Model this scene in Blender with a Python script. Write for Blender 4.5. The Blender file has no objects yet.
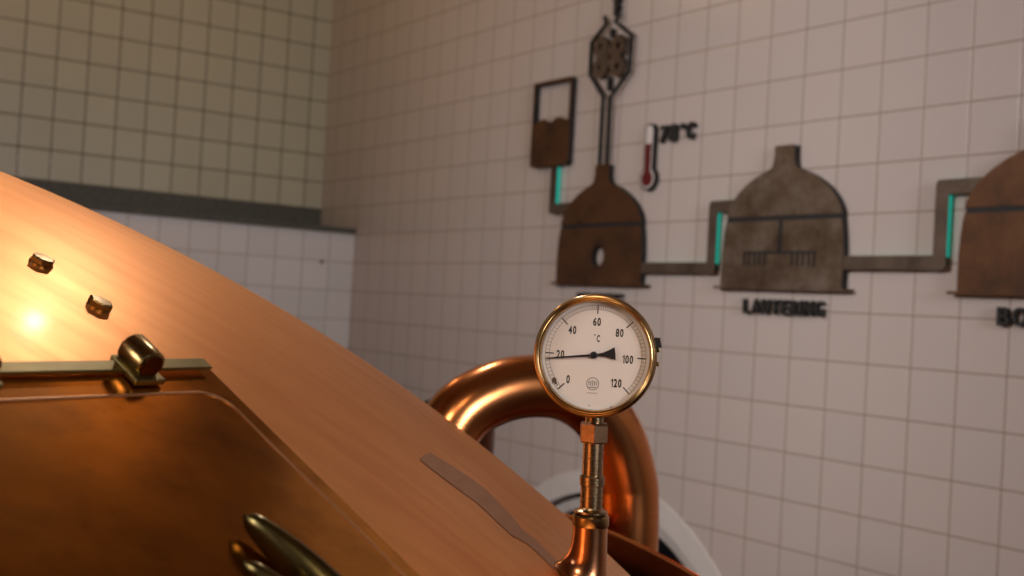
import bpy, bmesh, math, random
from mathutils import Vector, Matrix
random.seed(7)
S = bpy.context.scene
COL = S.collection
PI = math.pi

# ------------------------------------------------------------------ camera
YAW = 0.95678
EYE = Vector((5.983, -2.883, 1.75))
def cam_axes(a, b, c):
    ca, sa, cb, sb, cc, sc = math.cos(a), math.sin(a), math.cos(b), math.sin(b), math.cos(c), math.sin(c)
    f = Vector((-sa*cb, ca*cb, sb)); r = Vector((ca, sa, 0)); u = r.cross(f)
    return cc*r + sc*u, -sc*r + cc*u, f
R_, U_, F_ = cam_axes(YAW, 0.01819, 0.056955)
cd = bpy.data.cameras.new('camera'); cam = bpy.data.objects.new('camera', cd); COL.objects.link(cam)
cam.matrix_world = Matrix(((R_.x, U_.x, -F_.x, EYE.x), (R_.y, U_.y, -F_.y, EYE.y), (R_.z, U_.z, -F_.z, EYE.z), (0, 0, 0, 1)))
cd.sensor_width = 36.0; cd.lens = 1175.407*36/1024; cd.clip_start = 0.05; cd.clip_end = 60
cd.dof.use_dof = True; cd.dof.focus_distance = 1.08; cd.dof.aperture_fstop = 6.8; cd.dof.aperture_blades = 0
S.camera = cam

# ------------------------------------------------------------------ world, lights, exposure
wd = bpy.data.worlds.new('world'); S.world = wd; wd.use_nodes = True
wd.node_tree.nodes['Background'].inputs[0].default_value = (0.9, 0.85, 0.8, 1)
wd.node_tree.nodes['Background'].inputs[1].default_value = 0.02
S.view_settings.view_transform = 'Standard'; S.view_settings.look = 'None'
S.view_settings.exposure = 0.0; S.view_settings.gamma = 1.0; S.view_settings.use_curve_mapping = False

def aim(o, target):
    d = Vector(target) - o.location
    o.rotation_euler = d.to_track_quat('-Z', 'Y').to_euler()
def spot(name, loc, tgt, w, col, size, blend=1.0, radius=.05):
    l = bpy.data.lights.new(name, 'SPOT'); l.energy = w; l.color = col; l.spot_size = math.radians(size)
    l.spot_blend = blend; l.shadow_soft_size = radius
    o = bpy.data.objects.new(name, l); COL.objects.link(o); o.location = loc; aim(o, tgt); return o
def area(name, loc, tgt, w, col, sx, sy, spread=180):
    l = bpy.data.lights.new(name, 'AREA'); l.energy = w; l.color = col; l.shape = 'RECTANGLE'; l.size = sx; l.size_y = sy; l.spread = math.radians(spread)
    o = bpy.data.objects.new(name, l); COL.objects.link(o); o.location = loc; aim(o, tgt); return o
# warm ceiling spot whose image lies in the copper at the left of the frame
spot('warm_ceiling_spot', (2.72, -1.24, 3.86), (4.9, -2.75, 1.6), 52, (1.0, .83, .70), 60, .9, .03)
# unseen soft area light, added to brighten the display wall
area('display_wall_fill', (3.1, -6.3, 3.55), (3.9, 0, 2.1), 19, (1.0, .92, .88), 2.4, 1.0, 56)
area('side_fill', (9.1, -1.7, 2.7), (0, -.75, 1.9), 15, (.98, .95, 1.0), 1.3, 1.6, 60)  # added cool fill for the left walls, no window behind it
l_ = bpy.data.lights.new('warm_corner_fill', 'POINT'); l_.energy = 13; l_.color = (1.0, .62, .30); l_.shadow_soft_size = .09  # unseen point light, added to warm the walls near the corner
o_ = bpy.data.objects.new('warm_corner_fill', l_); COL.objects.link(o_); o_.location = (1.3, -1.6, 3.75)
spot('overhead_fill', (6.9, -3.3, 4.1), (6.0, -2.4, 0), 22, (1.0, .74, .48), 150, .6, .10)  # warm overhead light, added for highlights on pipe and dome
spot('dial_fill_spot', (7.3, -5.1, 4.1), (5.1, -2.1, 1.65), 150, (1.0, .80, .62), 34, .9, .08)  # unseen spot behind the eye, added to brighten the dial
# unseen upward spot, added so the lid reflects a warm ceiling pool
spot('ceiling_glow_fill', (3.12, -.78, 3.88), (3.2, -.84, 4.3), 9, (1.0, .64, .30), 100, 1.0, .05)
# unseen spot, added to brighten the far corner
spot('corner_fill_spot', (4.0, -2.2, 3.9), (.1, 0, 2.45), 24, (1.0, .84, .50), 46, 1.0, .25)

# ------------------------------------------------------------------ mesh helpers
def lv(x, y, z=0.0):
    """point given to the right of / ahead of / above the visitor's eye -> room coordinates"""
    ca, sa = math.cos(YAW), math.sin(YAW)
    return Vector((EYE.x + x*ca - y*sa, EYE.y + x*sa + y*ca, EYE.z + z))
def props(o, label=None, cat=None, group=None, kind=None):
    if label: o['label'] = label
    if cat: o['category'] = cat
    if group: o['group'] = group
    if kind: o['kind'] = kind
    return o
def thing(name, loc, label, cat, group=None, rz=0.0):
    o = bpy.data.objects.new(name, None); o.empty_display_size = .05; COL.objects.link(o)
    o.location = loc; o.rotation_euler = (0, 0, rz)
    return props(o, label, cat, group)
def mw(o):
    m = Matrix.LocRotScale(o.location, o.rotation_euler, None)
    return mw(o.parent) @ m if o.parent else m
def obj(name, bm, mat, parent=None, smooth=False, bevel=0, origin=None, angle=35):
    """bm is in room coordinates; linked as one mesh object"""
    bmesh.ops.remove_doubles(bm, verts=bm.verts, dist=1e-6)
    bmesh.ops.recalc_face_normals(bm, faces=bm.faces)
    if smooth:
        for f in bm.faces: f.smooth = True
        lim = math.radians(angle)
        for e in bm.edges:
            if len(e.link_faces) == 2 and e.calc_face_angle(0) > lim: e.smooth = False
    if parent: bmesh.ops.transform(bm, matrix=mw(parent).inverted(), verts=bm.verts)
    elif origin is not None: bmesh.ops.translate(bm, vec=-Vector(origin), verts=bm.verts)
    me = bpy.data.meshes.new(name); bm.to_mesh(me); bm.free()
    o = bpy.data.objects.new(name, me); COL.objects.link(o)
    for m in (mat if isinstance(mat, (list, tuple)) else [mat]): me.materials.append(m)
    if parent: o.parent = parent
    elif origin is not None: o.location = origin
    if bevel:
        b = o.modifiers.new('bevel', 'BEVEL'); b.width = bevel; b.segments = 2; b.limit_method = 'ANGLE'; b.angle_limit = math.radians(40)
        if smooth: o.modifiers.new('wn', 'WEIGHTED_NORMAL').keep_sharp = True
    return o
class Fr:
    """local frame: origin + three unit axes, to room coordinates"""
    def __init__(s, o, x, y, z): s.o, s.x, s.y, s.z = Vector(o), Vector(x).normalized(), Vector(y).normalized(), Vector(z).normalized()
    def __call__(s, a, b, c=0.0): return s.o + s.x*a + s.y*b + s.z*c
def frame_z(o, z, up=(0, 0, 1)):
    z = Vector(z).normalized(); x = Vector(up).cross(z)
    if x.length < 1e-4: x = Vector((1, 0, 0))
    x.normalize(); return Fr(o, x, z.cross(x), z)
def box(bm, fr, x0, x1, y0, y1, z0, z1):
    v = [bm.verts.new(fr(x, y, z)) for x in (x0, x1) for y in (y0, y1) for z in (z0, z1)]
    for q in ((0, 1, 3, 2), (4, 6, 7, 5), (0, 4, 5, 1), (2, 3, 7, 6), (0, 2, 6, 4), (1, 5, 7, 3)): bm.faces.new([v[i] for i in q])
def lathe(bm, fr, prof, n=48, cap0=False, cap1=False):
    rings = []
    for r, z in prof:
        if r < 1e-6: rings.append([bm.verts.new(fr(0, 0, z))]); continue
        rings.append([bm.verts.new(fr(r*math.cos(2*PI*i/n), r*math.sin(2*PI*i/n), z)) for i in range(n)])
    for a, b in zip(rings, rings[1:]):
        for i in range(n):
            j = (i+1) % n
            if len(a) == 1 and len(b) == 1: continue
            if len(a) == 1: bm.faces.new((a[0], b[j], b[i]))
            elif len(b) == 1: bm.faces.new((a[i], a[j], b[0]))
            else: bm.faces.new((a[i], a[j], b[j], b[i]))
    if cap0 and len(rings[0]) > 1: bm.faces.new(rings[0])
    if cap1 and len(rings[-1]) > 1: bm.faces.new(rings[-1])
def tube(bm, pts, rad, n=16, caps=True, closed=False):
    pts = [Vector(p) for p in pts]; N = len(pts); rings = []; up = None
    for i, p in enumerate(pts):
        if closed: t = pts[(i+1) % N] - pts[i-1]
        else: t = pts[min(i+1, N-1)] - pts[max(i-1, 0)]
        t.normalize()
        if up is None:
            up = Vector((0, 0, 1)) if abs(t.z) < .9 else Vector((1, 0, 0))
        s = t.cross(up).normalized(); up = s.cross(t).normalized()
        r = rad[i] if isinstance(rad, (list, tuple)) else rad
        rings.append([bm.verts.new(p + s*r*math.cos(2*PI*k/n) + up*r*math.sin(2*PI*k/n)) for k in range(n)])
    seq = list(zip(rings, rings[1:])) + ([(rings[-1], rings[0])] if closed else [])
    for a, b in seq:
        for k in range(n): bm.faces.new((a[k], a[(k+1) % n], b[(k+1) % n], b[k]))
    if caps and not closed: bm.faces.new(rings[0]); bm.faces.new(rings[-1])
def prism(bm, fr, outline, z0, z1, holes=()):
    """outline (and holes) in the frame's xy, extruded from z0 to z1"""
    loops = [outline] + list(holes)
    for z in (z0, z1):
        es = []
        for lp in loops:
            vs = [bm.verts.new(fr(x, y, z)) for x, y in lp]
            es += [bm.edges.new((vs[i], vs[(i+1) % len(vs)])) for i in range(len(vs))]
        bmesh.ops.triangle_fill(bm, use_beauty=True, use_dissolve=False, edges=es)
    for lp in loops:
        n = len(lp)
        a = [bm.verts.new(fr(x, y, z0)) for x, y in lp]; b = [bm.verts.new(fr(x, y, z1)) for x, y in lp]
        for i in range(n): bm.faces.new((a[i], a[(i+1) % n], b[(i+1) % n], b[i]))
def catmull(P, k=8):
    P = [Vector(p) for p in P]; out = []
    Q = [P[0]*2-P[1]] + P + [P[-1]*2-P[-2]]
    for i in range(1, len(Q)-2):
        for j in range(k):
            t = j/k; a, b, c, d = Q[i-1:i+3]
            out.append(.5*((2*b) + (c-a)*t + (2*a-5*b+4*c-d)*t*t + (3*b-a-3*c+d)*t**3))
    out.append(P[-1]); return out

# ------------------------------------------------------------------ material helpers
class NT:
    def __init__(s, name):
        s.m = bpy.data.materials.new(name); s.m.use_nodes = True; s.t = s.m.node_tree; s.b = s.t.nodes['Principled BSDF']
    def n(s, typ, **k):
        x = s.t.nodes.new(typ)
        for a, v in k.items():
            if a in x.inputs.keys(): x.inputs[a].default_value = v
            else: setattr(x, a, v)
        return x
    def l(s, a, b): s.t.links.new(a, b)
    def math(s, op, a, b=None, c=None):
        x = s.t.nodes.new('ShaderNodeMath'); x.operation = op
        for i, v in enumerate((a, b, c)):
            if v is None: continue
            if isinstance(v, (int, float)): x.inputs[i].default_value = v
            else: s.l(v, x.inputs[i])
        return x.outputs[0]
    def mix(s, f, a, b, blend='MIX'):
        x = s.t.nodes.new('ShaderNodeMix'); x.data_type = 'RGBA'; x.blend_type = blend
        for sock, v in ((x.inputs[0], f), (x.inputs[6], a), (x.inputs[7], b)):
            if isinstance(v, (int, float)): sock.default_value = v
            elif isinstance(v, tuple): sock.default_value = v if len(v) == 4 else (*v, 1)
            else: s.l(v, sock)
        return x.outputs[2]
    def ramp(s, f, stops):
        x = s.t.nodes.new('ShaderNodeValToRGB'); cr = x.color_ramp
        while len(cr.elements) < len(stops): cr.elements.new(.5)
        for e, (p, c) in zip(cr.elements, stops): e.position = p; e.color = (*c, 1) if len(c) == 3 else c
        s.l(f, x.inputs[0]); return x.outputs[0]
    def noise(s, vec, scale, detail=3, rough=.5, stretch=None):
        if stretch:
            mp = s.n('ShaderNodeMapping'); mp.inputs['Scale'].default_value = stretch; s.l(vec, mp.inputs[0]); vec = mp.outputs[0]
        x = s.n('ShaderNodeTexNoise', Scale=scale, Detail=detail, Roughness=rough); s.l(vec, x.inputs['Vector']); return x.outputs['Fac']
    def bump(s, h, strength, dist=.001):
        x = s.n('ShaderNodeBump', Strength=strength, Distance=dist); s.l(h, x.inputs['Height']); s.l(x.outputs[0], s.b.inputs['Normal']); return x
def simple(name, col, rough=.5, metal=0.0, noise=0.0, nscale=40, bump=0.0, **kw):
    t = NT(name); b = t.b
    b.inputs['Base Color'].default_value = (*col, 1); b.inputs['Roughness'].default_value = rough; b.inputs['Metallic'].default_value = metal
    for k, v in kw.items(): b.inputs[k.replace('_', ' ')].default_value = v
    tc = t.n('ShaderNodeTexCoord').outputs['Object']
    f = t.noise(tc, nscale, 4)
    if noise:
        dark = tuple(c*(1-noise) for c in col); lite = tuple(min(1, c*(1+noise*.5)) for c in col)
        t.l(t.ramp(f, [(.3, dark), (.7, lite)]), b.inputs['Base Color'])
    if bump: t.bump(f, bump, .0005)
    return t.m
def tiles(name, axis, off, tile_a, tile_b, grout, gw, rough=.28, lo=None):
    """square 15 cm tiles on a wall; axis = 'X' or 'Y' is the horizontal one. lo: (z, tile_a, tile_b, grout) used below height z"""
    t = NT(name); g = t.n('ShaderNodeNewGeometry').outputs['Position']
    sp = t.n('ShaderNodeSeparateXYZ'); t.l(g, sp.inputs[0])
    h = t.math('DIVIDE', t.math('ADD', sp.outputs[axis], off), .15)
    v = t.math('DIVIDE', t.math('ADD', sp.outputs['Z'], -2.697+30*.15), .15)
    fh, fv = t.math('FLOOR', h), t.math('FLOOR', v)
    def edge(x):
        fr = t.math('FRACT', x); return t.math('MINIMUM', fr, t.math('SUBTRACT', 1.0, fr))
    d = t.math('MINIMUM', edge(h), edge(v))
    w = gw/.15/2
    mr = t.n('ShaderNodeMapRange'); mr.inputs[1].default_value = w*.8; mr.inputs[2].default_value = w*1.5; t.l(d, mr.inputs[0])
    isT = mr.outputs[0]
    cb = t.n('ShaderNodeCombineXYZ'); t.l(fh, cb.inputs[0]); t.l(fv, cb.inputs[1])
    wn = t.n('ShaderNodeTexWhiteNoise'); t.l(cb.outputs[0], wn.inputs[0])
    c = t.mix(wn.outputs[0], tile_a, tile_b)
    cloud = t.noise(g, 2.2, 3)
    c = t.mix(t.math('MULTIPLY', cloud, .12), c, (.62, .42, .36))
    c = t.mix(isT, grout, c)
    t.l(c, t.b.inputs['Base Color'])
    rr = t.math('ADD', t.math('MULTIPLY', t.math('SUBTRACT', 1.0, isT), .5), rough); t.l(rr, t.b.inputs['Roughness'])
    mr2 = t.n('ShaderNodeMapRange'); mr2.interpolation_type = 'SMOOTHSTEP'; mr2.inputs[1].default_value = w*.6; mr2.inputs[2].default_value = w*3.2; t.l(d, mr2.inputs[0])
    # every tile leans and dishes a little
    tilt = t.math('MULTIPLY', t.noise(g, 9, 1), .9)
    t.bump(t.math('ADD', mr2.outputs[0], tilt), .35, .0012)
    t.b.inputs['Specular IOR Level'].default_value = .45
    return t.m

M = {}
M['tile_right'] = tiles('tile_right', 'X', .0069, (.61, .545, .515), (.585, .53, .505), (.31, .235, .18), .0036)
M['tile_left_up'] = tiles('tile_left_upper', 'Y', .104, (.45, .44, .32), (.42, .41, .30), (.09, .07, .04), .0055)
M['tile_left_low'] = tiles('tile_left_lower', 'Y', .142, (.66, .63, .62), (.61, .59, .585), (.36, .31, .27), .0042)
M['tile_plain'] = tiles('tile_plain', 'X', .0, (.40, .34, .28), (.38, .32, .27), (.2, .15, .1), .004)
M['stone'] = simple('grey_stone', (.075, .074, .055), .6, noise=.35, nscale=60)
M['ceiling'] = simple('ceiling_plaster', (.40, .30, .20), .8, noise=.15, nscale=6)
M['floor'] = simple('floor_tile', (.22, .12, .08), .45, noise=.3, nscale=8)
M['white'] = simple('white_paint', (.74, .71, .69), .45, noise=.08, nscale=12)
M['frame_white'] = simple('white_frame', (.66, .63, .61), .4, noise=.08, nscale=12)
M['black_glass'] = simple('dark_glass', (.004, .006, .01), .08)
M['black'] = simple('black_backing', (.010, .009, .009), .6, noise=.3, nscale=40)

def copper(name, base, dark, rough, rvar=.08, streak=(3, 3, 26), bump=.10, aniso=0.0, coat=0.0, sc=1.6):
    t = NT(name); tc = t.n('ShaderNodeTexCoord').outputs['Object']
    big = t.noise(tc, sc, 4, .55); fine = t.noise(tc, 6, 5, .6, streak)
    c = t.mix(t.math('MULTIPLY', t.ramp(big, [(.35, (0, 0, 0)), (.7, (1, 1, 1))]), .55), base, dark)
    c = t.mix(t.math('MULTIPLY', t.ramp(fine, [(.42, (0, 0, 0)), (.72, (1, 1, 1))]), .5), c, dark)
    t.l(c, t.b.inputs['Base Color']); t.b.inputs['Metallic'].default_value = 1.0
    t.l(t.math('ADD', t.math('MULTIPLY', fine, rvar*2), rough-rvar), t.b.inputs['Roughness'])
    if coat: t.b.inputs['Coat Weight'].default_value = coat; t.b.inputs['Coat Roughness'].default_value = .13
    if bump: t.bump(t.math('ADD', t.math('MULTIPLY', big, 3), fine), bump, .0006)
    return t.m
M['copper'] = copper('satin_copper', (.97, .44, .13), (.68, .23, .05), .41, .07, streak=(.8, 5, 1.2), coat=.03)
M['copper_lid'] = copper('polished_copper', (.92, .38, .06), (.20, .065, .008), .15, .04, streak=(4, 4, 4), bump=.16, sc=4.5)
M['bead'] = simple('bright_copper_bead', (.95, .55, .30), .30, 1.0)
M['copper_pipe'] = copper('pipe_copper', (.76, .29, .10), (.58, .19, .055), .235, .02, bump=.02)
M['streak'] = copper('dull_copper', (.56, .28, .145), (.46, .22, .11), .42, .05)
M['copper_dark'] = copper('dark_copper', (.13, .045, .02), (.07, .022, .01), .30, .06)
M['copper_foot'] = copper('nozzle_copper', (.80, .36, .17), (.55, .2, .09), .2, .04, bump=.08, sc=9)
M['brass_hinge'] = copper('hinge_brass', (.40, .27, .10), (.16, .10, .04), .24, .06, bump=.12, sc=22)
M['brass'] = copper('old_brass', (.50, .34, .19), (.22, .14, .07), .27, .05, bump=.02, sc=22)
M['brass_bright'] = copper('bright_brass', (.58, .37, .16), (.34, .20, .08), .22, .05, bump=.08, sc=25)
M['brass_green'] = copper('green_brass', (.27, .21, .08), (.07, .075, .03), .24, .06, bump=.2, sc=18)
M['brass_nut'] = copper('copper_nut', (.48, .27, .15), (.30, .17, .09), .28, .05, sc=25)
M['brass_flat'] = copper('tarnished_strap', (.32, .26, .10), (.17, .14, .06), .4, .06, bump=.2, sc=20)
def rust(name, a, b, c, metal=.55, rough=.5):
    t = NT(name); g = t.n('ShaderNodeTexCoord').outputs['Object']
    f = t.noise(g, 9, 6, .65); f2 = t.noise(g, 60, 4, .6)
    col = t.ramp(f, [(.33, c), (.5, a), (.68, b)])
    col = t.mix(t.math('MULTIPLY', f2, .4), col, c)
    t.l(col, t.b.inputs['Base Color']); t.b.inputs['Metallic'].default_value = metal; t.b.inputs['Roughness'].default_value = rough
    t.bump(f2, .2, .0005); return t.m
M['rust_brown'] = rust('rusted_steel', (.115, .048, .018), (.16, .070, .028), (.055, .026, .014))
M['rust_grey'] = rust('heat_worn_steel', (.185, .13, .09), (.30, .24, .19), (.09, .055, .032), .7, .42)
M['rust_pipe'] = rust('conduit_steel', (.115, .08, .058), (.16, .115, .085), (.06, .04, .026), .5, .5)
M['led'] = NT('teal_led').m
_b = M['led'].node_tree.nodes['Principled BSDF']
_b.inputs['Base Color'].default_value = (.02, .3, .26, 1); _b.inputs['Emission Color'].default_value = (.0, .78, .56, 1); _b.inputs['Emission Strength'].default_value = .30
M['dial'] = simple('dial_enamel', (.86, .77, .68), .35, noise=.04, nscale=30)
M['case_inside'] = simple('case_inside', (.30, .30, .32), .4)
M['ink'] = simple('dial_ink', (.012, .010, .010), .5)
M['ink_grey'] = simple('dial_ink_grey', (.36, .32, .29), .5)
M['ink_soft'] = simple('dial_ink_soft', (.16, .14, .13), .5)
M['stain'] = simple('rust_stain', (.16, .09, .05), .7, noise=.6, nscale=900)
M['sign_white'] = simple('sign_white', (.72, .68, .66), .5)
M['sign_red'] = simple('sign_red', (.12, .003, .006), .4)
_t = NT('gauge_glass'); _n = _t.t.nodes
_tr = _n.new('ShaderNodeBsdfTransparent'); _gl = _n.new('ShaderNodeBsdfGlossy'); _gl.inputs['Roughness'].default_value = .03
_fr = _n.new('ShaderNodeLayerWeight'); _fo = _t.math('ADD', _t.math('MULTIPLY', _t.math('POWER', _fr.outputs['Facing'], 5.0), .9), .035); _mx = _n.new('ShaderNodeMixShader')
_t.l(_fo, _mx.inputs[0]); _t.l(_tr.outputs[0], _mx.inputs[1]); _t.l(_gl.outputs[0], _mx.inputs[2])
_t.l(_mx.outputs[0], _n['Material Output'].inputs[0]); M['glass'] = _t.m

# ------------------------------------------------------------------ the room
X1, Y1, ZC = 9.6, -7.2, 4.3
WR = Fr((0, 0, 0), (1, 0, 0), (0, 0, 1), (0, -1, 0))      # frame of the right wall: x along it, y up, z out into the room
def struct(name, bm, mat, **k): return props(obj(name, bm, mat, **k), kind='structure')
AX, AZ, AR = 2.59, .316, .757                              # arched window
def arch(r, n=40, z0=0.0):
    return [(AX+r, z0)] + [(AX+r*math.cos(PI*i/n), AZ+r*math.sin(PI*i/n)) for i in range(n+1)] + [(AX-r, z0)]
bm = bmesh.new()
ar = arch(AR, 56)
prism(bm, WR, [(-.2, 0)] + [(-.2, ZC), (X1+.2, ZC), (X1+.2, 0)] + ar, -.2, 0)
struct('wall_right', bm, M['tile_right'])
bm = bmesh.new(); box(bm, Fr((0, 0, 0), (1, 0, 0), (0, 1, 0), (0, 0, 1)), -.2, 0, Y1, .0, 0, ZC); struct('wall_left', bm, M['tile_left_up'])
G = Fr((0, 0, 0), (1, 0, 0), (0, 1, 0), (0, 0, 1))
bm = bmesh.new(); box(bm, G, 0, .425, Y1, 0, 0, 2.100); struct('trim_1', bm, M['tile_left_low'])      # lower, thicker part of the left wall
bm = bmesh.new(); box(bm, G, 0, .445, Y1, -.0005, 2.100, 2.128); struct('trim_2', bm, M['stone'], bevel=.003)   # stone sill on it
bm = bmesh.new(); box(bm, G, 0, .012, Y1, -.0005, 2.128, 2.246); struct('trim_3', bm, M['stone'])      # stone upstand behind the sill
bm = bmesh.new(); box(bm, G, X1, X1+.2, Y1, 0, 0, ZC); struct('wall_front', bm, M['tile_plain'])
bm = bmesh.new(); box(bm, G, -.2, X1+.2, Y1-.2, Y1, 0, ZC); struct('wall_back', bm, M['tile_plain'])
bm = bmesh.new(); box(bm, G, -.2, X1+.2, Y1-.2, .2, -.2, 0); struct('floor', bm, M['floor'])
bm = bmesh.new(); box(bm, G, -.2, X1+.2, Y1-.2, .2, ZC, ZC+.2); struct('ceiling', bm, M['ceiling'])
t_ = Fr((.425, -.182, 1.940), (0, 1, 0), (0, 0, 1), (1, 0, 0))
bm = bmesh.new(); lathe(bm, t_, [(0, .0002), (.010, .0002), (.010, .003), (.007, .004), (0, .003)], 20)
props(obj('wall_plug', bm, M['black'], origin=t_.o), 'tiny dark plug in the pale tiles below the grey stone sill', 'wall plug')
# arched window: white plaster surround, recessed white frame, dark pane
w1 = thing('window_1', (AX, 0, 0), None, None); props(w1, kind='structure')
def ring_arch(bm, r0, r1, z0, z1, zb=0.0):
    n = 56
    o_ = arch(r1, n, zb); i_ = arch(r0, n, zb)[::-1]
    prism(bm, WR, o_ + i_, z0, z1)
bm = bmesh.new(); ring_arch(bm, AR, .843, -.001, .006); obj('window_surround', bm, M['white'], w1, bevel=.002)
bm = bmesh.new(); ring_arch(bm, .700, .742, -.075, -.028); obj('window_frame', bm, M['frame_white'], w1, bevel=.003)
bm = bmesh.new(); prism(bm, WR, arch(.7565, 56), -.09, -.076); obj('pane', bm, M['black_glass'], w1)

WS = Fr((-.009, 0, 0), (1, 0, 0), (0, 0, 1), (0, -1, 0))
# ------------------------------------------------------------------ wall display of the brewing process
def front(t, name, outline, mat, holes=(), z1=.030, th=.003):
    bm = bmesh.new(); prism(bm, WS, outline, z1-th, z1, holes); return obj(name, bm, mat, t)
def backing(t, outline, holes=(), z0=.001, z1=.0268, name='backing', mat=None):
    bm = bmesh.new(); prism(bm, WS, outline, z0, z1, holes); return obj(name, bm, mat or M['black'], t)
def shell_outline(cx, hw=.240, zb=2.099, b=.160, nw=.041, ztop=2.325, flare=.018):
    """dome with a chimney neck"""
    pts = []
    n = 26
    for i in range(n+1):
        a = PI/2*i/n; x = hw*math.cos(a)**1.22; z = zb + b*math.sin(a)**1.22
        if x < nw+flare: break
        pts.append((x, z))
    zl = pts[-1][1]
    pts += [(nw+flare*.5, zl+.008), (nw+.003, zl+.024), (nw, zl+.042), (nw, ztop)]
    right = [(cx+x, z) for x, z in pts]; left = [(cx-x, z) for x, z in pts][::-1]
    return right + left
def body_outline(cx, hw=.253, z0=1.868, z1=2.083, notch=None):
    r = [(cx+hw, z0), (cx+hw, z0+.10), (cx+hw-.003, z0+.15), (cx+hw-.008, z0+.19), (cx+hw-.013, z1)]
    l = [(2*cx-x, z) for x, z in r][::-1]
    mid = notch or []
    return r + mid + l
def grow(outline, cx, cz, d):
    out = []
    n = len(outline)
    for i in range(n):
        a, p, b = Vector(outline[i-1]), Vector(outline[i]), Vector(outline[(i+1) % n])
        t = (b-a).normalized(); out.append((p.x + t.y*d, p.y - t.x*d))
    return out
def vessel(kind, cx, label, mat, hole=None, slots=None):
    t = thing(kind, (cx, 0, 1.86), label, 'wall sculpture', 'cut steel vessels on the tiled wall')
    so = shell_outline(cx)
    front(t, 'dome_plate', so, mat)
    notch = None; holes = []
    if slots:   # stirring rake cut through the lower plate
        s = .0085
        q_ = .0058; zt, zb_, zc = 2.083, 1.976, 1.938
        xs_l = [cx-.150+.0222*i for i in range(5)]; xs_r = [cx+.055+.0222*i for i in range(5)]
        notch = [(cx+s, zt), (cx+s, zb_+.008), (xs_r[-1]+q_, zb_+.008)]
        for i, x in enumerate(xs_r[::-1]):
            notch += [(x+q_, zc), (x-q_, zc), (x-q_, zb_)]
            if i < 4: notch += [(xs_r[::-1][i+1]+q_, zb_)]
        notch += [(xs_l[-1]+q_, zb_)]
        for i, x in enumerate(xs_l[::-1]):
            notch += [(x+q_, zc), (x-q_, zc)]
            if i < 4: notch += [(x-q_, zb_), (xs_l[::-1][i+1]+q_, zb_)]
        notch += [(xs_l[0]-q_, zb_+.008), (cx-s, zb_+.008), (cx-s, zt)]
    bh = []
    if hole:
        hx, hz, rx, rz = hole
        holes = [[(hx+rx*math.cos(2*PI*i/28), hz+rz*math.sin(2*PI*i/28)) for i in range(28)]]
        bh = [[(hx+(rx+.001)*math.cos(2*PI*i/28), hz+(rz+.001)*math.sin(2*PI*i/28)) for i in range(28)]]
    front(t, 'body_plate', body_outline(cx, notch=notch), mat, holes)
    bm = bmesh.new(); box(bm, WS, cx-.281, cx+.281, 1.860, 1.869, .004, .034); obj('base_strip', bm, mat, t)
    sh = grow(shell_outline(cx), 0, 0, -.002); r = [p for p in sh]
    # backing follows the whole outline of both plates
    body = body_outline(cx, hw=.251)
    full = [(cx+.251, 1.87), (cx+.251, 1.968), (cx+.248, 2.018), (cx+.243, 2.058), (cx+.238, 2.086)] + sh + \
           [(cx-.238, 2.086), (cx-.243, 2.058), (cx-.248, 2.018), (cx-.251, 1.968), (cx-.251, 1.87)]
    backing(t, full, bh)
    return t
vessel('mash_tun_sign', 2.497, 'rust-brown steel mash tun silhouette with a round hole, left of the three vessels', M['rust_brown'], hole=(2.497, 1.972, .038, .040))
vessel('lauter_tun_sign', 3.412, 'grey-brown steel lauter tun silhouette with a rake slot above the LAUTERING lettering', M['rust_grey'], slots=True)
vessel('boil_kettle_sign', 4.312, 'brown steel kettle silhouette cut off by the right edge of the photo', M['rust_brown'])

def conduit(name, label, path, w, leds, group='flat conduits between the wall vessels'):
    """path: centre line points (x, z) of a flat strip with rounded corners"""
    t = thing(name, (path[0][0], 0, min(p[1] for p in path)), label, 'pipe sculpture', group)
    def strip(w, r_out=.014):
        P = [Vector(p) for p in path]; n = len(P); L = []; Rr = []
        for i in range(n):
            if i == 0: d = (P[1]-P[0]).normalized(); nrm = Vector((-d.y, d.x)); L.append([P[0]+nrm*w/2]); Rr.append([P[0]-nrm*w/2]); continue
            if i == n-1: d = (P[-1]-P[-2]).normalized(); nrm = Vector((-d.y, d.x)); L.append([P[-1]+nrm*w/2]); Rr.append([P[-1]-nrm*w/2]); continue
            d0 = (P[i]-P[i-1]).normalized(); d1 = (P[i+1]-P[i]).normalized()
            n0 = Vector((-d0.y, d0.x)); n1 = Vector((-d1.y, d1.x)); turn = d0.x*d1.y - d0.y*d1.x
            inner = P[i] + (n0+n1)*w/2*(1 if turn > 0 else -1); oc = P[i] - (n0+n1)*w/2*(1 if turn > 0 else -1)
            a = oc - d0*r_out; b = oc + d1*r_out; cen = a + (n0 if turn > 0 else -n0)*r_out
            arc = []
            va = a-cen; vb = b-cen
            for k in range(6):
                q = k/5; v = va*math.cos(q*PI/2) + vb*math.sin(q*PI/2); arc.append(cen+v)
            if turn > 0: L.append([inner]); Rr.append(arc)
            else: L.append(arc); Rr.append([inner])
        o = [p for s_ in L for p in s_] + [p for s_ in Rr[::-1] for p in s_[::-1]]
        return [(p.x, p.y) for p in o]
    front(t, 'front_strip', strip(w), M['rust_pipe'], z1=.0267)
    backing(t, strip(w*.45, .006), z0=.001, z1=.0236, name='standoff')
    for (x0, x1, z0, z1) in leds:
        bm = bmesh.new(); box(bm, WS, x0, x1, z0, z1, .003, .0234); props(obj('led_strip', bm, M['led'], t), 'teal glowing light strip')
    return t
conduit('wall_conduit', 'brown flat conduit bend with teal light below the tank silhouette', [(2.187, 2.36), (2.187, 2.166), (2.32, 2.166)], .042,
        [(2.199, 2.202, 2.185, 2.335)])
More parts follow.
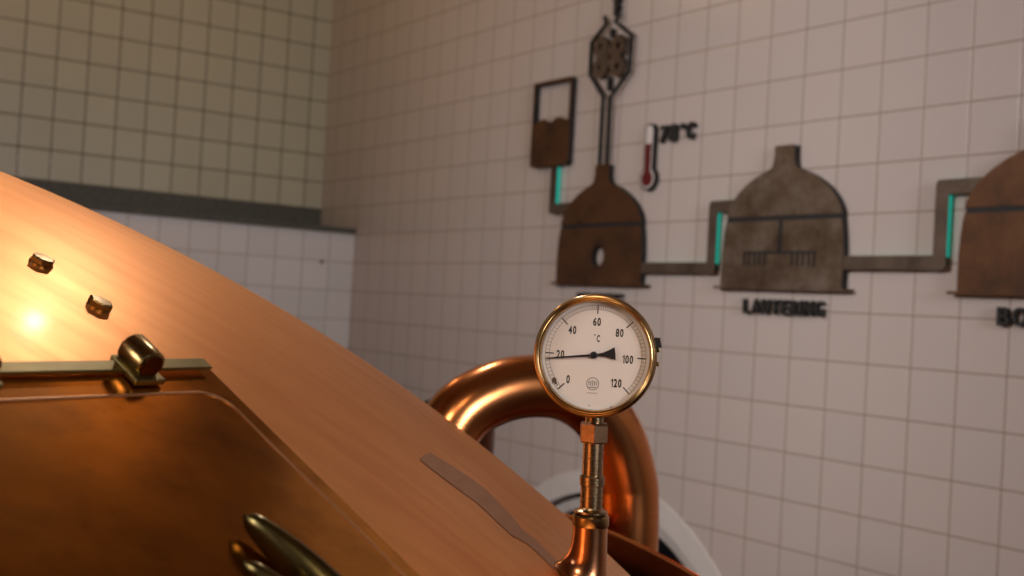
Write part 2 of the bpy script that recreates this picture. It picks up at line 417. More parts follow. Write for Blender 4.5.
conduit('wall_conduit', 'flat stepped conduit with teal light between the mash tun and lauter tun silhouettes', [(2.735, 1.929), (3.104, 1.929), (3.104, 2.139), (3.25, 2.139)], .040,
        [(3.116, 3.119, 1.945, 2.118), (2.78, 3.085, 1.939, 1.942), (3.10, 3.17, 2.149, 2.152)])
conduit('wall_conduit', 'flat stepped conduit with teal light between the lauter tun and the cut-off kettle', [(3.640, 1.948), (3.996, 1.948), (3.996, 2.160), (4.15, 2.160)], .042,
        [(4.009, 4.012, 1.965, 2.138), (3.69, 3.975, 1.960, 1.963), (3.99, 4.06, 2.170, 2.173)])

# water tank silhouette
t = thing('tank_sign', (2.148, 0, 2.342), 'rust-brown open tank frame with wavy filled lower half, leftmost wall silhouette', 'wall sculpture')
def tank_outline(x0, x1, z0, z1): return [(x1, z0+.012), (x1, z1), (x0, z1), (x0, z0+.012), (x0+.012, z0), (x1-.012, z0)]
wave = []
for i in range(25):
    q = i/24; x = 2.266 - q*(.236)
    wave.append((x, 2.512 + .020*abs(math.sin(q*2*PI))**.7 + .006*math.sin(q*PI)))
hole = wave + [(2.030, 2.683), (2.266, 2.683)]
slot = [(2.036, 2.40), (2.044, 2.40), (2.044, 2.48), (2.036, 2.48)]
front(t, 'frame_plate', tank_outline(2.020, 2.277, 2.342, 2.695), M['rust_brown'], [hole, slot])
hb = [(x, z-.002) for x, z in wave] + [(2.028, 2.685), (2.268, 2.685)]
backing(t, tank_outline(2.022, 2.275, 2.344, 2.693), [hb])

# malt mill silhouette above the mash tun
t = thing('malt_mill_sign', (2.50, 0, 2.325), 'dark malt mill outline with four round rollers above the mash tun silhouette', 'wall sculpture')
Lp = [(2.455, 2.905), (2.468, 2.872), (2.384, 2.814), (2.384, 2.687), (2.472, 2.590), (2.473, 2.326)]
Rp = [(2.545, 2.905), (2.523, 2.872), (2.620, 2.805), (2.620, 2.672), (2.516, 2.583), (2.519, 2.326)]
def strip_poly(bm, P, w, z0, z1):
    P = [Vector(p) for p in P]; L = []; R2 = []
    for i, p in enumerate(P):
        if i == 0: d0 = d1 = (P[1]-P[0]).normalized()
        elif i == len(P)-1: d0 = d1 = (P[-1]-P[-2]).normalized()
        else: d0 = (P[i]-P[i-1]).normalized(); d1 = (P[i+1]-P[i]).normalized()
        m = (Vector((-d0.y, d0.x)) + Vector((-d1.y, d1.x))).normalized(); k = w/2/max(.5, m.dot(Vector((-d0.y, d0.x))))
        L.append((p+m*k)[:]); R2.append((p-m*k)[:])
    prism(bm, WS, L+R2[::-1], z0, z1)
for nm, P in (('hopper_outline', Lp), ('hopper_outline', Rp)):
    bm = bmesh.new(); strip_poly(bm, P, .0115, .016, .030); obj(nm, bm, M['black'], t)
cc = [(2.448, 2.786), (2.550, 2.778), (2.446, 2.706), (2.548, 2.698)]
def circ(cx, cz, r, n=28): return [(cx+r*math.cos(2*PI*i/n), cz+r*math.sin(2*PI*i/n)) for i in range(n)]
for k, (cx, cz) in enumerate(cc):
    bm = bmesh.new(); prism(bm, WS, circ(cx, cz, .042), .020-.0006*k, .030-.0006*k, [circ(cx, cz, .013)]); obj('roller', bm, M['rust_pipe'], t)
bm = bmesh.new(); prism(bm, WS, circ(2.498, 2.742, .040), .012, .026, [circ(2.498, 2.742, .010)]); obj('hub_plate', bm, M['rust_pipe'], t)
bm = bmesh.new(); prism(bm, WS, [(2.445, 2.70), (2.552, 2.695), (2.552, 2.788), (2.445, 2.792)], .002, .011); obj('backing', bm, M['black'], t)
for z0, z1 in ((2.815, 2.850), (2.61, 2.665)):
    bm = bmesh.new(); box(bm, WS, 2.495, 2.505, z0, z1, .004, .028); obj('shaft', bm, M['black'], t)
bm = bmesh.new()
prism(bm, WS, [(2.512, 2.895), (2.526, 2.895), (2.526, 2.915), (2.540, 2.930), (2.526, 2.938), (2.534, 2.952), (2.548, 2.975), (2.534, 3.0), (2.506, 3.0), (2.496, 2.975), (2.508, 2.950), (2.510, 2.925)], .004, .028)
obj('grain_drop', bm, M['black'], t)

# thermometer symbol
t = thing('thermometer_sign', (2.750, 0, 2.215), 'small red and white thermometer symbol mounted beside the 78 °C figures', 'wall sculpture')
def thermo(cx, r0, rb, z_top, zb):
    pts = [(cx+r0*math.cos(a), z_top+r0*math.sin(a)) for a in [PI*i/10 for i in range(11)]]
    a0 = math.asin(min(1, r0/rb))
    pts += [(cx+rb*math.sin(a), zb+rb*math.cos(a)) for a in [-(a0 + (2*PI-2*a0)*i/24) for i in range(25)]]
    return pts
bm = bmesh.new(); prism(bm, WS, thermo(2.750, .0265, .0445, 2.434, 2.257), .001, .020); obj('backing', bm, M['black'], t)
bm = bmesh.new(); prism(bm, WS, thermo(2.7495, .0195, .0365, 2.434, 2.257), .0195, .022); obj('face', bm, M['sign_white'], t)
bm = bmesh.new(); prism(bm, WS, [(2.7495+.0155, 2.385), (2.7495-.0155, 2.385)] + [(2.7495+.030*math.sin(a), 2.257+.030*math.cos(a)) for a in [-(.54 + (2*PI-1.08)*i/24) for i in range(25)]], .0215, .0235); obj('red_column', bm, M['sign_red'], t)
for k in range(4):
    bm = bmesh.new(); box(bm, WS, 2.731, 2.742, 2.432-.018*k, 2.4345-.018*k, .0215, .023); obj('scale_mark', bm, M['ink'], t)

# lettering
def glyph_mesh(ch, off=0.0, ext=.0, res=4):
    cu = bpy.data.curves.new('glyph', 'FONT'); cu.body = ch; cu.size = 1.0; cu.offset = off; cu.extrude = ext; cu.resolution_u = res
    ob = bpy.data.objects.new('glyph', cu); COL.objects.link(ob)
    bpy.context.view_layer.update()
    me = bpy.data.meshes.new_from_object(ob.evaluated_get(bpy.context.evaluated_depsgraph_get()))
    bpy.data.objects.remove(ob); bpy.data.curves.remove(cu)
    return me
def glyph_bm(ch, fr, x0, y0, w, h, z0, z1, off=0.0, slant=0.0):
    """one character fitted to a w x h box standing at (x0, y0) in the frame"""
    me = glyph_mesh(ch, off, .5); bm = bmesh.new(); bm.from_mesh(me); bpy.data.meshes.remove(me)
    xs = [v.co.x for v in bm.verts]; ys = [v.co.y for v in bm.verts]
    mnx, mxx, mny, mxy = min(xs), max(xs), min(ys), max(ys)
    for v in bm.verts:
        a = (v.co.x-mnx)/(mxx-mnx)*w; b = (v.co.y-mny)/(mxy-mny)*h; c = z0 if v.co.z < 0 else z1
        v.co = fr(x0+a+slant*b, y0+b, c)
    return bm
def word(name, label, text, x0, z0, h, widths, gap, mat, off=.022):
    t = thing(name, (x0, 0, z0), label, 'lettering')
    x = x0
    for ch, w in zip(text, widths):
        obj('letter', glyph_bm(ch, WS, x, z0, w, h, .004, .020, off), mat, t); x += w+gap
    return t
lw = {'L': .028, 'A': .037, 'U': .033, 'T': .034, 'E': .028, 'R': .033, 'I': .011, 'N': .034, 'G': .034, 'M': .042, 'S': .030, 'H': .034, 'B': .034, 'O': .038}
word('lautering_lettering', 'thick black LAUTERING letters on the tiles under the lauter tun silhouette', 'LAUTERING', 3.256, 1.781, .049, [lw[c]*1.0 for c in 'LAUTERING'], .0078, M['black'])
word('mashing_lettering', 'black letters under the mash tun silhouette, nearly all hidden behind the dial', 'MASHING', 2.372, 1.783, .049, [lw[c]*1.08 for c in 'MASHING'], .005, M['black'])
word('boiling_lettering', 'black letters beginning with BO on the tiles at the right edge of the photo', 'BOILING', 4.176, 1.781, .050, [.036, .040, .012, .030, .012, .037, .037], .008, M['black'])
t = thing('temperature_lettering', (2.807, 0, 2.382), 'black 78 °C figures on the tiles beside the thermometer symbol', 'lettering')
for ch, x, z, w, h in (('7', 2.800, 2.382, .038, .064), ('8', 2.847, 2.382, .040, .066), ('o', 2.906, 2.424, .022, .022), ('C', 2.937, 2.384, .038, .062)):
    obj('letter', glyph_bm(ch, WS, x, z, w, h, .004, .020, .05, .08), M['black'], t)

# ------------------------------------------------------------------ the copper brew kettle
CX, CY, CZ, SR = -1.37996, 1.28697, -2.12247, 2.38049      # centre of the dome's sphere, from the eye
kaxis = lv(CX, CY, -EYE.z)
K = thing('brew_kettle', kaxis, 'huge domed copper brew kettle with a hinged manhole filling the lower left', 'brew kettle', rz=YAW)
ca, sa = math.cos(YAW), math.sin(YAW)
KF = Fr(kaxis + Vector((0, 0, EYE.z)), (ca, sa, 0), (-sa, ca, 0), (0, 0, 1))     # origin on the axis at eye height
prof = []
rho0, rho1 = .26, 1.657
for i in range(90):
    rr_ = rho0 + (rho1-rho0)*i/89; prof.append((rr_, CZ + math.sqrt(SR*SR-rr_*rr_)))
bm = bmesh.new(); lathe(bm, KF, prof, 256); obj('dome', bm, M['copper'], K, smooth=True)
zr = -.360
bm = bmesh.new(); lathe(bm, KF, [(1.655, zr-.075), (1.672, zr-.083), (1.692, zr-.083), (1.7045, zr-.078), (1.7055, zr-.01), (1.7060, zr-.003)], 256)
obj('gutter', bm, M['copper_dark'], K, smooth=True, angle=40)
bm = bmesh.new(); lathe(bm, KF, [(1.7055, zr-.004), (1.7065, zr-.001), (1.709, zr+.0005), (1.7115, zr-.001), (1.7125, zr-.004), (1.7125, zr-.03), (1.706, zr-.034)], 256)
obj('rim_edge', bm, M['copper_pipe'], K, smooth=True, angle=60)
bm = bmesh.new(); lathe(bm, KF, [(1.706, zr-.033), (1.705, zr-.3), (1.70, -EYE.z+.02)], 192, cap1=True); obj('side_wall', bm, M['copper_pipe'], K, smooth=True)
z_n = CZ + math.sqrt(SR*SR-.26*.26)
bm = bmesh.new(); lathe(bm, KF, [(.262, z_n-.001), (.235, z_n+.02), (.222, z_n+.08), (.215, z_n+.3), (.215, ZC-EYE.z-.02)], 64); obj('vapour_stack', bm, M['copper_pipe'], K, smooth=True)

# manhole: a flat plate lying on the dome; u along the hinge, v down the slope, w off the plate
Tl = Vector((.505, .863, 0)).normalized(); Rl = Vector((Tl.y, -Tl.x, 0)); sn = .52; cn = math.sqrt(1-sn*sn)
nl = Rl*sn + Vector((0, 0, cn)); Dl = Rl*cn - Vector((0, 0, sn))
def rot(v): return Vector((v.x*ca - v.y*sa, v.x*sa + v.y*ca, v.z))
Ql = Vector((CX, CY, CZ)) + nl*(SR+.012)
HF = Fr(lv(*Ql), rot(Tl), rot(Dl), rot(nl))
def rrect(u0, u1, v0, v1, r, n=8):
    out = []
    for cu, cv, a0 in ((u1-r, v1-r, 0), (u0+r, v1-r, PI/2), (u0+r, v0+r, PI), (u1-r, v0+r, 3*PI/2)):
        out += [(cu+r*math.cos(a0+PI/2*i/n), cv+r*math.sin(a0+PI/2*i/n)) for i in range(n+1)]
    return out
bm = bmesh.new(); prism(bm, HF, rrect(-.2320, .2320, -.045, .400, .004, 3), -.03, -.001); obj('manhole_frame', bm, M['copper_lid'], K, bevel=.0015)
lid_r = rrect(-.2120, .2120, -.0120, .372, .022, 8)
bm = bmesh.new()
def dish(u, v):   # the lid is slightly pillowed
    a = max(0, 1-abs(u)/.212); b = max(0, 1-abs(v-.18)/.195); return .0010 + .0045*(min(1, a*4)*min(1, b*4))
prism(bm, HF, lid_r, -.0005, .0022); lid = obj('manhole_lid', bm, M['copper_lid'], K)
bm = bmesh.new(); tube(bm, [HF(u, v, .0020) for u, v in lid_r], .00135, 10, closed=True); b_ = obj('rolled_edge', bm, M['bead'], lid, smooth=True)
# hinge strap: two flat lengths with the boss between them
bm = bmesh.new(); box(bm, HF, -.150, .150, -.0500, -.0385, .0005, .0035); obj('hinge_strap', bm, M['brass_flat'], K, bevel=.0006)
bm = bmesh.new(); box(bm, HF, .163, .2265, -.0490, -.0375, .0025, .0050); obj('hinge_strap', bm, M['brass_flat'], K, bevel=.0005)
bm = bmesh.new(); box(bm, HF, -.2265, -.163, -.0490, -.0375, .0025, .0050); obj('hinge_strap', bm, M['brass_flat'], K, bevel=.0005)
def hinge(u):
    bm = bmesh.new(); box(bm, HF, u-.013, u+.013, -.055, -.024, .0004, .0048)
    ob = obj('hinge_block', bm, M['brass_flat'], K, bevel=.0008)
    bm = bmesh.new(); r = .0110; w0 = .0120
    n = 40; secs = []
    for v_, rr in ((-.0545, r-.001), (-.0535, r), (-.0305, r), (-.0295, r-.0012)):
        ring = []
        for i in range(n):
            a = 2*PI*i/n; x = rr*math.cos(a); y = rr*math.sin(a)
            y = max(y, -.0080)
            ring.append(bm.verts.new(HF(u+x, v_, w0+y)))
        secs.append(ring)
    for A, B in zip(secs, secs[1:]):
        for i in range(n): bm.faces.new((A[i], A[(i+1) % n], B[(i+1) % n], B[i]))
    bm.faces.new(secs[0]); bm.faces.new(secs[-1])
    hb_ = props(obj('hinge_boss', bm, M['brass_hinge'], K, smooth=True, angle=50), 'round brass hinge boss')
    bm = bmesh.new(); lathe(bm, Fr(HF(u, -.0294, w0), HF.x, HF.z, HF.y), [(.0086, -.0005), (.0086, .0004), (0, .0004)], 32)
    props(obj('end_face', bm, M['copper_dark'], hb_, smooth=True), 'dark end face')
for u in (.158, .030, -.158): hinge(u)
# hexagon bolts beside the manhole
def sphere_pt(px, py):
    """where the sight line through this image point meets the dome, from the eye (level axes)"""
    d = F_ + R_*((px-512)/1175.407) - U_*((py-288)/1175.407)
    dl = Vector((d.x*ca + d.y*sa, -d.x*sa + d.y*ca, d.z)).normalized()
    c = Vector((CX, CY, CZ)); b = dl.dot(c); return dl*(b-math.sqrt(b*b-(c.dot(c)-SR*SR))), (dl*(b-math.sqrt(b*b-(c.dot(c)-SR*SR)))-c).normalized()
# bolt seats measured on the dome (from the eye: right, ahead, up)
for (bx, by, bz), spin in (((-.3835, .957, .0165), .62), ((-.3255, .932, -.0150), .9)):
    P = Vector((bx, by, bz)); N = (P-Vector((CX, CY, CZ))).normalized(); P = Vector((CX, CY, CZ)) + N*SR
    f = frame_z(lv(*P), rot(N)); f = Fr(f.o, f.x*math.cos(spin)+f.y*math.sin(spin), f.y*math.cos(spin)-f.x*math.sin(spin), f.z)
    bm = bmesh.new(); lathe(bm, f, [(.0098, -.002), (.0098, .0018), (.0092, .0022), (0, .0022)], 32)
    ws = obj('washer', bm, M['brass_hinge'], K, smooth=True)
    bm = bmesh.new()
    lathe(bm, f, [(.0102, .0022), (.0102, .0060), (.0092, .0070), (0, .0071)], 6)
    obj('hexagon_bolt', bm, M['brass_hinge'], K, bevel=.0004)
# grey-brown streak patch over the copper, running down the slope (from the eye: right, ahead)
def dome_patch(rows, lift=.0004, nu=6):
    bm = bmesh.new(); g = []
    for (ax_, ay_), (bx_, by_) in rows:
        g.append([])
        for k in range(nu+1):
            q = k/nu; x = ax_+(bx_-ax_)*q; y = ay_+(by_-ay_)*q
            z = CZ + math.sqrt((SR+lift)**2-(x-CX)**2-(y-CY)**2); g[-1].append(bm.verts.new(lv(x, y, z)))
    for A, B in zip(g, g[1:]):
        for k in range(nu): bm.faces.new((A[k], A[k+1], B[k+1], B[k]))
    return bm
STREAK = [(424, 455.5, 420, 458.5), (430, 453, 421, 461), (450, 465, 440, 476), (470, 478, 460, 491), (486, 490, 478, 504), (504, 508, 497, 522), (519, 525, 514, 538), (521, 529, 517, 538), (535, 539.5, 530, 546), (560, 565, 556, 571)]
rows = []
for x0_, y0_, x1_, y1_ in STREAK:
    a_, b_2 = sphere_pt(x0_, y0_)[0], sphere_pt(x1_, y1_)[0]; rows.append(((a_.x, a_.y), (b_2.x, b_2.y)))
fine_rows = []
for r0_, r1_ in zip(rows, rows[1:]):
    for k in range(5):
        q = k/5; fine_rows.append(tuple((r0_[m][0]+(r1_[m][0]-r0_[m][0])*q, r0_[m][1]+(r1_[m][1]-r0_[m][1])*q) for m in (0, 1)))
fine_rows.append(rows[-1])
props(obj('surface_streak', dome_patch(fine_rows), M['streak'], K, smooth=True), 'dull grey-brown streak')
# two-pronged cast brass clamp on the lid
cl = None
def blade(tip, root, r0, r1, lift, bend):
    """pointed lever from its root to a rounded tip (u, v, w)"""
    T0, T1 = Vector(root), Vector(tip); n = 18; bm = bmesh.new(); rings = []
    ax = (T1-T0).normalized(); side = Vector((0, 0, 1)).cross(ax).normalized(); up = ax.cross(side)
    for i in range(n+1):
        q = i/n; p = T0.lerp(T1, q) + up*(bend*math.sin(q*PI))
        k = (1-q)**.62 if q > .0 else 1; wr = r1 + (r0-r1)*k
        if q > .9: wr *= math.sqrt(max(0.02, 1-((q-.9)/.1)**2))
        rings.append([bm.verts.new(HF(*(p + side*wr*.62*math.cos(a) + up*wr*math.sin(a)))) for a in [2*PI*j/16 for j in range(16)]])
    for A, B in zip(rings, rings[1:]):
        for j in range(16): bm.faces.new((A[j], A[(j+1) % 16], B[(j+1) % 16], B[j]))
    bm.faces.new(rings[0]); bm.faces.new(rings[-1]); return bm
hub = (.112, .262)
bm = bmesh.new(); hf = Fr(HF(hub[0], hub[1], .003), HF.x, HF.y, HF.z); lathe(bm, hf, [(.022, -.002), (.022, .006), (.016, .010), (.013, .022), (.014, .040), (.010, .046), (0, .047)], 32)
cl = props(obj('clamp_nut', bm, M['brass_green'], K, smooth=True), 'two-pronged brass clamp nut')
obj('prong', blade((.117, .121, .012), (.124, .235, .006), .0190, .0042, 0, .004), M['brass_green'], cl, smooth=True)
obj('prong', blade((.087, .156, .011), (.100, .262, .006), .0170, .0038, 0, .003), M['brass_green'], cl, smooth=True)

# nozzle that carries the dial thermometer
GD = 1.09
def at_px(px, py, dist):
    d = F_ + R_*((px-512)/1175.407) - U_*((py-288)/1175.407)
    dl = Vector((d.x*ca + d.y*sa, -d.x*sa + d.y*ca, d.z)); return dl*(dist/dl.y)
foot = at_px(590.5, 520, GD); head = at_px(594.5, 418, GD)
axd = (head-foot).normalized()
NF = frame_z(lv(*foot), rot(axd), up=rot(Vector((0, 1, 0))))     # nozzle / stem frame, z up the stem, x to the right as seen
NF = Fr(NF.o, rot(Vector((1, 0, 0))), rot(axd).cross(rot(Vector((1, 0, 0)))), rot(axd))
def dome_h(x, y):
    """height of the dome under stem-frame position (x right, y ahead)"""
    P = foot + Vector((x, y, 0)); r2 = (P.x-CX)**2 + (P.y-CY)**2
    return CZ + math.sqrt(max(.01, SR*SR-r2)) - foot.z
mm = GD/1175.407       # one image pixel at the dial's distance
bm = bmesh.new(); n = 64; rings = []
for s in range(0, 33):
    q = s/32; ring = []
    for i in range(n):
        a = 2*PI*i/n; cx_, cy_ = math.cos(a), math.sin(a)
        foot_z = dome_h(34*mm*cx_, 34*mm*cy_) + .0004; top_z = -5*mm
        rr = (17.2 + 1.3*q + 15.5*q**4)*mm
        ring.append(bm.verts.new(NF(rr*cx_, rr*cy_, top_z + (foot_z-top_z)*(1-(1-q)**1.15))))
    rings.append(ring)
for A, B in zip(rings, rings[1:]):
    for i in range(n): bm.faces.new((A[i], A[(i+1) % n], B[(i+1) % n], B[i]))
noz = obj('thermometer_nozzle', bm, M['copper_foot'], K, smooth=True, angle=80)
bm = bmesh.new(); lathe(bm, NF, [(0, -6*mm), (17.2*mm, -6*mm), (18.2*mm, -4.5*mm), (18.4*mm, 3.5*mm), (17*mm, 5.5*mm), (13*mm, 6*mm), (0, 6*mm)], 48); obj('brass_collar', bm, M['brass_bright'], noz, smooth=True)

# ------------------------------------------------------------------ dial thermometer
TG = thing('dial_thermometer', NF(0, 0, 6.2*mm), 'round brass-rimmed dial thermometer reading 0 to 120 °C on a stem', 'thermometer', rz=YAW)
def stem(name, prof, mat, n=40):
    bm = bmesh.new(); lathe(bm, NF, [(r*mm, z*mm) for r, z in prof], n); return obj(name, bm, mat, TG, smooth=True)
stem('stem_flange', [(0, 6.2), (14.5, 6.2), (16.5, 7), (16.5, 9.2), (14.5, 10.2), (12.5, 11), (11.5, 13), (0, 13)], M['brass'])
stem('lower_stem', [(0, 11), (11, 11), (11, 34.5), (0, 35)], M['brass'])
stem('stem_coupling', [(0, 34), (11.2, 34), (12.4, 35), (12.4, 43), (11.2, 44.5), (0, 44.8)], M['brass'])
stem('upper_stem', [(0, 44), (10.2, 44), (10.2, 78), (0, 78)], M['brass'])
bm = bmesh.new()
sq = Fr(NF.o, NF.x*math.cos(.5)+NF.y*math.sin(.5), NF.y*math.cos(.5)-NF.x*math.sin(.5), NF.z)
lathe(bm, sq, [(0, 77*mm), (14.5*mm, 77*mm), (15.4*mm, 78.5*mm), (15.4*mm, 95*mm), (14.2*mm, 97*mm), (0, 97*mm)], 6); obj('stem_nut', bm, M['brass_nut'], TG, bevel=.0005)
stem('stem_neck', [(0, 96), (9, 96), (9, 104), (0, 104)], M['brass'])
# dial frame: x right, y up, z towards the viewer
mm = (GD-.024)/1175.407
ctr = at_px(594.9, 355.8, GD-.024)
yd = math.radians(8.0)
zn = Vector((-math.sin(yd)-ctr.x/GD*.6, -1, .02)).normalized()
upv = Vector((0, 0, 1)); xn = upv.cross(zn).normalized(); yn = zn.cross(xn)
DF = Fr(lv(*ctr), rot(xn), rot(yn), rot(zn))
def turn(name, prof, mat, n=96, parent=None, sm=True):
    bm = bmesh.new(); lathe(bm, DF, [(r*mm, z*mm) for r, z in prof], n); return obj(name, bm, mat, parent or TG, smooth=sm)
turn('case', [(0, -34), (40, -34), (56, -30), (59, -26), (59.3, -8), (58.5, -6), (0, -6)], M['brass'])
turn('bezel', [(54, -7.0), (58.6, -8), (61.2, -6), (61.9, -2), (61.6, 2.0), (59.8, 4.6), (58.6, 5.0), (57.6, 4.2), (57.0, 4.5), (55.6, 3.6), (54.6, 1.8), (54.1, -1.5), (54, -7.0)], M['brass_bright'])
turn('inner_wall', [(54.1, -1.6), (53.8, -6.2)], M['case_inside'])
face = turn('dial_face', [(0, -5.6), (54.0, -5.6), (54.0, -5.9), (0, -5.9)], M['dial'], sm=False)
ZF = -5.55
def fl_poly(bm, pts, z=ZF, th=.12):
    prism(bm, DF, [(x*mm, y*mm) for x, y in pts], z*mm, (z+th)*mm)
HX, HY = -1.6, .6                        # hub of the pointer on the dial
def pol(a, r): a = math.radians(a); return (HX+1.4+r*math.cos(a), HY-.6+r*math.sin(a))
def dash(bm, a, r0, r1, w):
    p, q = Vector(pol(a, r0)), Vector(pol(a, r1)); d = (q-p).normalized(); s = Vector((-d.y, d.x))*w/2
    fl_poly(bm, [(p+s)[:], (p-s)[:], (q-s)[:], (q+s)[:]])
def ang(v): return 225 - 2.25*v
for v in range(0, 121, 20):
    bm = bmesh.new(); dash(bm, ang(v), 42, 51, 1.15); obj('major_mark', bm, M['ink'], face)
bm = bmesh.new()
for v in range(0, 121):
    if v % 20 == 0 or (v % 2 and not 40 <= v <= 80): continue
    dash(bm, ang(v), 46.6, 50.4, .32)
for r in (46.4, 50.6):
    for i in range(90):
        a0 = -45 + 270*i/90; a1 = a0+3
        p0, p1, p2, p3 = pol(a0, r), pol(a1, r), pol(a1, r+.32), pol(a0, r+.32); fl_poly(bm, [p0, p1, p2, p3])
props(obj('minor_scale', bm, M['ink_soft'], face), 'fine grey degree scale')
def dial_text(txt, cx, cy, h, w, gap=.8, off=.030, mat='ink'):
    n_ = len(txt); ws = [w*(.62 if c == '1' else 1) for c in txt]; tot = sum(ws) + gap*(n_-1); x = cx-tot/2
    for c, w_ in zip(txt, ws):
        if c == '1':
            bm = bmesh.new(); fl_poly(bm, [(x+w_-.95, cy-h/2), (x+w_, cy-h/2), (x+w_, cy+h/2), (x+w_-.8, cy+h/2), (x, cy+h*.27), (x, cy+h*.15), (x+w_-.95, cy+h*.30)])
            obj('numeral', bm, M[mat], face); x += w_+gap; continue
        obj('numeral', glyph_bm(c, DF, x*mm, (cy-h/2)*mm, w_*mm, h*mm, ZF*mm, (ZF+.12)*mm, off), M[mat], face); x += w_+gap
# positions in pixels from the dial centre (596.2, 355.6)
for txt, px, py in (('0', 569.2, 380), ('20', 560.6, 355.2), ('40', 572.2, 330.4), ('60', 596.8, 321.5), ('80', 619.8, 332), ('100', 628.6, 358.3), ('120', 617.6, 382.3)):
    dx, dy = px-596.2, -(py-355.6)
    ro = .03; dial_text(txt, dx*math.cos(ro)-dy*math.sin(ro), dx*math.sin(ro)+dy*math.cos(ro), 8.4, 3.5)
dial_text('C', 1.9, 17.4, 7.2, 3.2); bm = bmesh.new(); fl_poly(bm, circ(-1.8, 20.9, .75, 12)); obj('numeral', bm, M['ink'], face)
# maker's round stamp, too small to read
bm = bmesh.new()
lx, ly = -1.2, -28.3
prism(bm, DF, [(x*mm, y*mm) for x, y in circ(lx, ly, 6.6, 32)], ZF*mm, (ZF+.1)*mm, [[(x*mm, y*mm) for x, y in circ(lx, ly, 5.6, 28)]])
for k in range(-2, 3):
    hh = 3.6 - abs(k)*.5; fl_poly(bm, [(lx+k*1.9-.55, ly-hh*.5), (lx+k*1.9+.55, ly-hh*.5), (lx+k*1.9+.55, ly+hh), (lx+k*1.9-.55, ly+hh)])
fl_poly(bm, [(lx-4.3, ly-2.9), (lx+4.3, ly-2.9), (lx+3.3, ly-4.2), (lx-3.3, ly-4.2)])
for k in range(5): fl_poly(bm, [(lx-5+2.1*k, ly-9.7), (lx-5+2.1*k+1.4, ly-9.7), (lx-5+2.1*k+1.4, ly-8.7), (lx-5+2.1*k, ly-8.7)])
props(obj('maker_stamp', bm, M['ink_grey'], face), 'faint grey round stamp')
# rust flecks on the dial
bm = bmesh.new()
for (x, y, r) in ((-40.5, -27, 3.0), (-38.8, -30, 1.7), (-42, -30, .8), (-36.8, -31.6, .7), (-3.4, -50.2, .7), (18.6, -50.6, 1.1), (20.6, -50.0, .6), (17, -51.4, .4)):
    pts = [(x+r*(.7+.5*random.random())*math.cos(2*PI*i/9), y+r*(.7+.5*random.random())*math.sin(2*PI*i/9)) for i in range(9)]
    fl_poly(bm, pts, th=.14)
props(obj('rust_flecks', bm, M['stain'], face), 'brown rust flecks', kind='stuff')
# pointer
pa = math.radians(187.4)
PF = Fr(DF(HX*mm, HY*mm, -3.6*mm), DF.x*math.cos(pa)+DF.y*math.sin(pa), DF.y*math.cos(pa)-DF.x*math.sin(pa), DF.z)
bm = bmesh.new(); pts = [(48.5, .6), (10, 1.1), (0, 1.1), (-5, 1.1), (-10, 1.9), (-15, 3.6), (-21.5, 6.4), (-21.8, 0), (-21.5, -6.4), (-15, -3.6), (-10, -1.9), (-5, -1.1), (0, -1.1), (10, -1.1), (48.5, -.6)]
prism(bm, PF, [(x*mm, y*mm) for x, y in pts], 0, .5*mm); ptr = props(obj('pointer', bm, M['ink'], TG), 'black pointer resting just below 20')
bm = bmesh.new(); lathe(bm, Fr(PF.o, PF.x, PF.y, PF.z), [(3.6*mm, -1.9*mm), (3.6*mm, .9*mm), (2.9*mm, 1.3*mm), (1.4*mm, 1.3*mm), (1.2*mm, .9*mm), (0, .9*mm)], 28); obj('pointer_hub', bm, M['ink'], ptr, smooth=True)
turn('glass', [(54.4, .2), (0, .2)], M['glass'], sm=False)
# catch and screw on the rim, right side
def rim_block(a, r0, r1, w, z0, z1, name, mat):
    a = math.radians(a); f = Fr(DF(0, 0, 0), DF.x*math.cos(a)+DF.y*math.sin(a), DF.y*math.cos(a)-DF.x*math.sin(a), DF.z)
    bm = bmesh.new(); box(bm, f, r0*mm, r1*mm, -w*mm/2, w*mm/2, z0*mm, z1*mm); return obj(name, bm, mat, TG, bevel=.0004)
rim_block(15, 60, 66.8, 10, -7, 1, 'rim_catch', M['ink']); rim_block(13.5, 59.5, 64.3, 15, -5.5, -1, 'rim_catch', M['brass_green'])
rim_block(-4, 60, 64.4, 4.5, -5, -1, 'rim_screw', M['brass'])

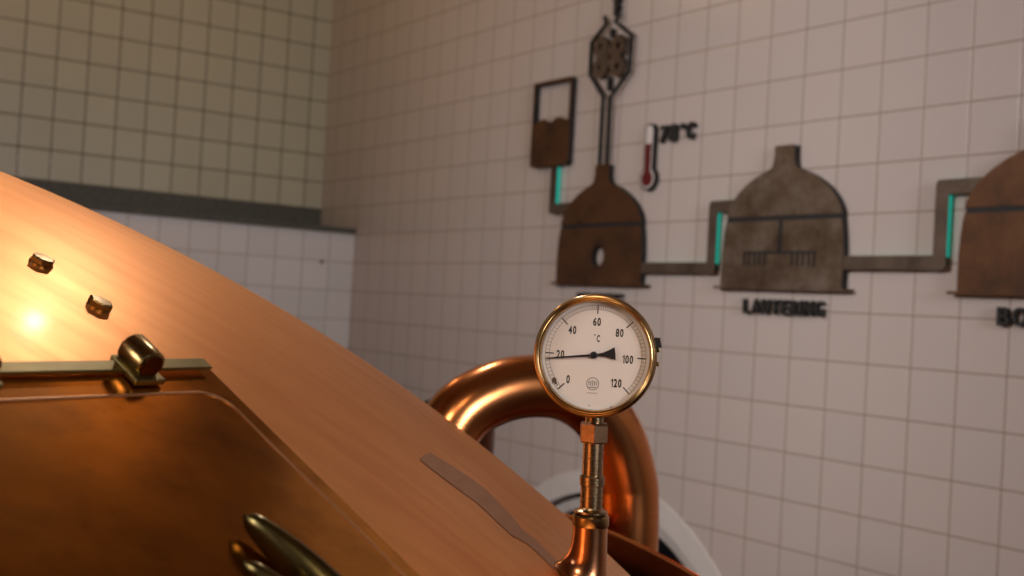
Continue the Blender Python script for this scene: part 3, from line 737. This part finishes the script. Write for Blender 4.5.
# ------------------------------------------------------------------ bent copper pipe behind the dome
ang_k = Vector((1.591, .81, 0)).normalized()
def on_plane(px, py):
    """sight line through an image point met with the vertical plane that holds the bend"""
    d = F_ + R_*((px-512)/1175.407) - U_*((py-288)/1175.407)
    dl = Vector((d.x*ca + d.y*sa, -d.x*sa + d.y*ca, d.z)); n = Vector((-ang_k.y, ang_k.x, 0)); t = Vector((CX, CY, 0)).dot(n)/dl.dot(n); return dl*t
cl_ = [on_plane(*p) for p in ((438, 474), (446, 437), (465, 410), (499, 392), (534, 386), (567, 391), (596, 410), (616, 440), (627, 478), (629, 500))]
cl_.append(Vector((cl_[-1].x+.003, cl_[-1].y, cl_[-1].z-.09))); cl_.append(Vector((cl_[-1].x, cl_[-1].y, -.72))); cl_.append(Vector((cl_[-1].x, cl_[-1].y, -EYE.z+.005)))
path = catmull([lv(*p) for p in cl_], 10)
BP = thing('copper_pipe', (path[-1].x, path[-1].y, 0), 'thick copper pipe arching out of the dome and down behind the dial', 'pipe')
bm = bmesh.new(); tube(bm, path, .0535, 48); obj('pipe_bend', bm, M['copper_pipe'], BP, smooth=True, angle=60)
bm = bmesh.new(); pf = frame_z((path[-1].x, path[-1].y, 0), (0, 0, 1)); lathe(bm, pf, [(.050, .02), (.095, .02), (.095, 0.001), (.05, .001)], 40); obj('floor_flange', bm, M['brass'], BP, smooth=True)
# dark standpipe behind it
sp_ = at_px(461, 400, 2.62); spw = lv(sp_.x, sp_.y, -EYE.z)
SP = thing('standpipe', spw, 'dark vertical pipe partly seen behind the copper pipe bend', 'pipe')
sf = frame_z(spw, (0, 0, 1))
zt = EYE.z + at_px(461, 402, 2.62).z
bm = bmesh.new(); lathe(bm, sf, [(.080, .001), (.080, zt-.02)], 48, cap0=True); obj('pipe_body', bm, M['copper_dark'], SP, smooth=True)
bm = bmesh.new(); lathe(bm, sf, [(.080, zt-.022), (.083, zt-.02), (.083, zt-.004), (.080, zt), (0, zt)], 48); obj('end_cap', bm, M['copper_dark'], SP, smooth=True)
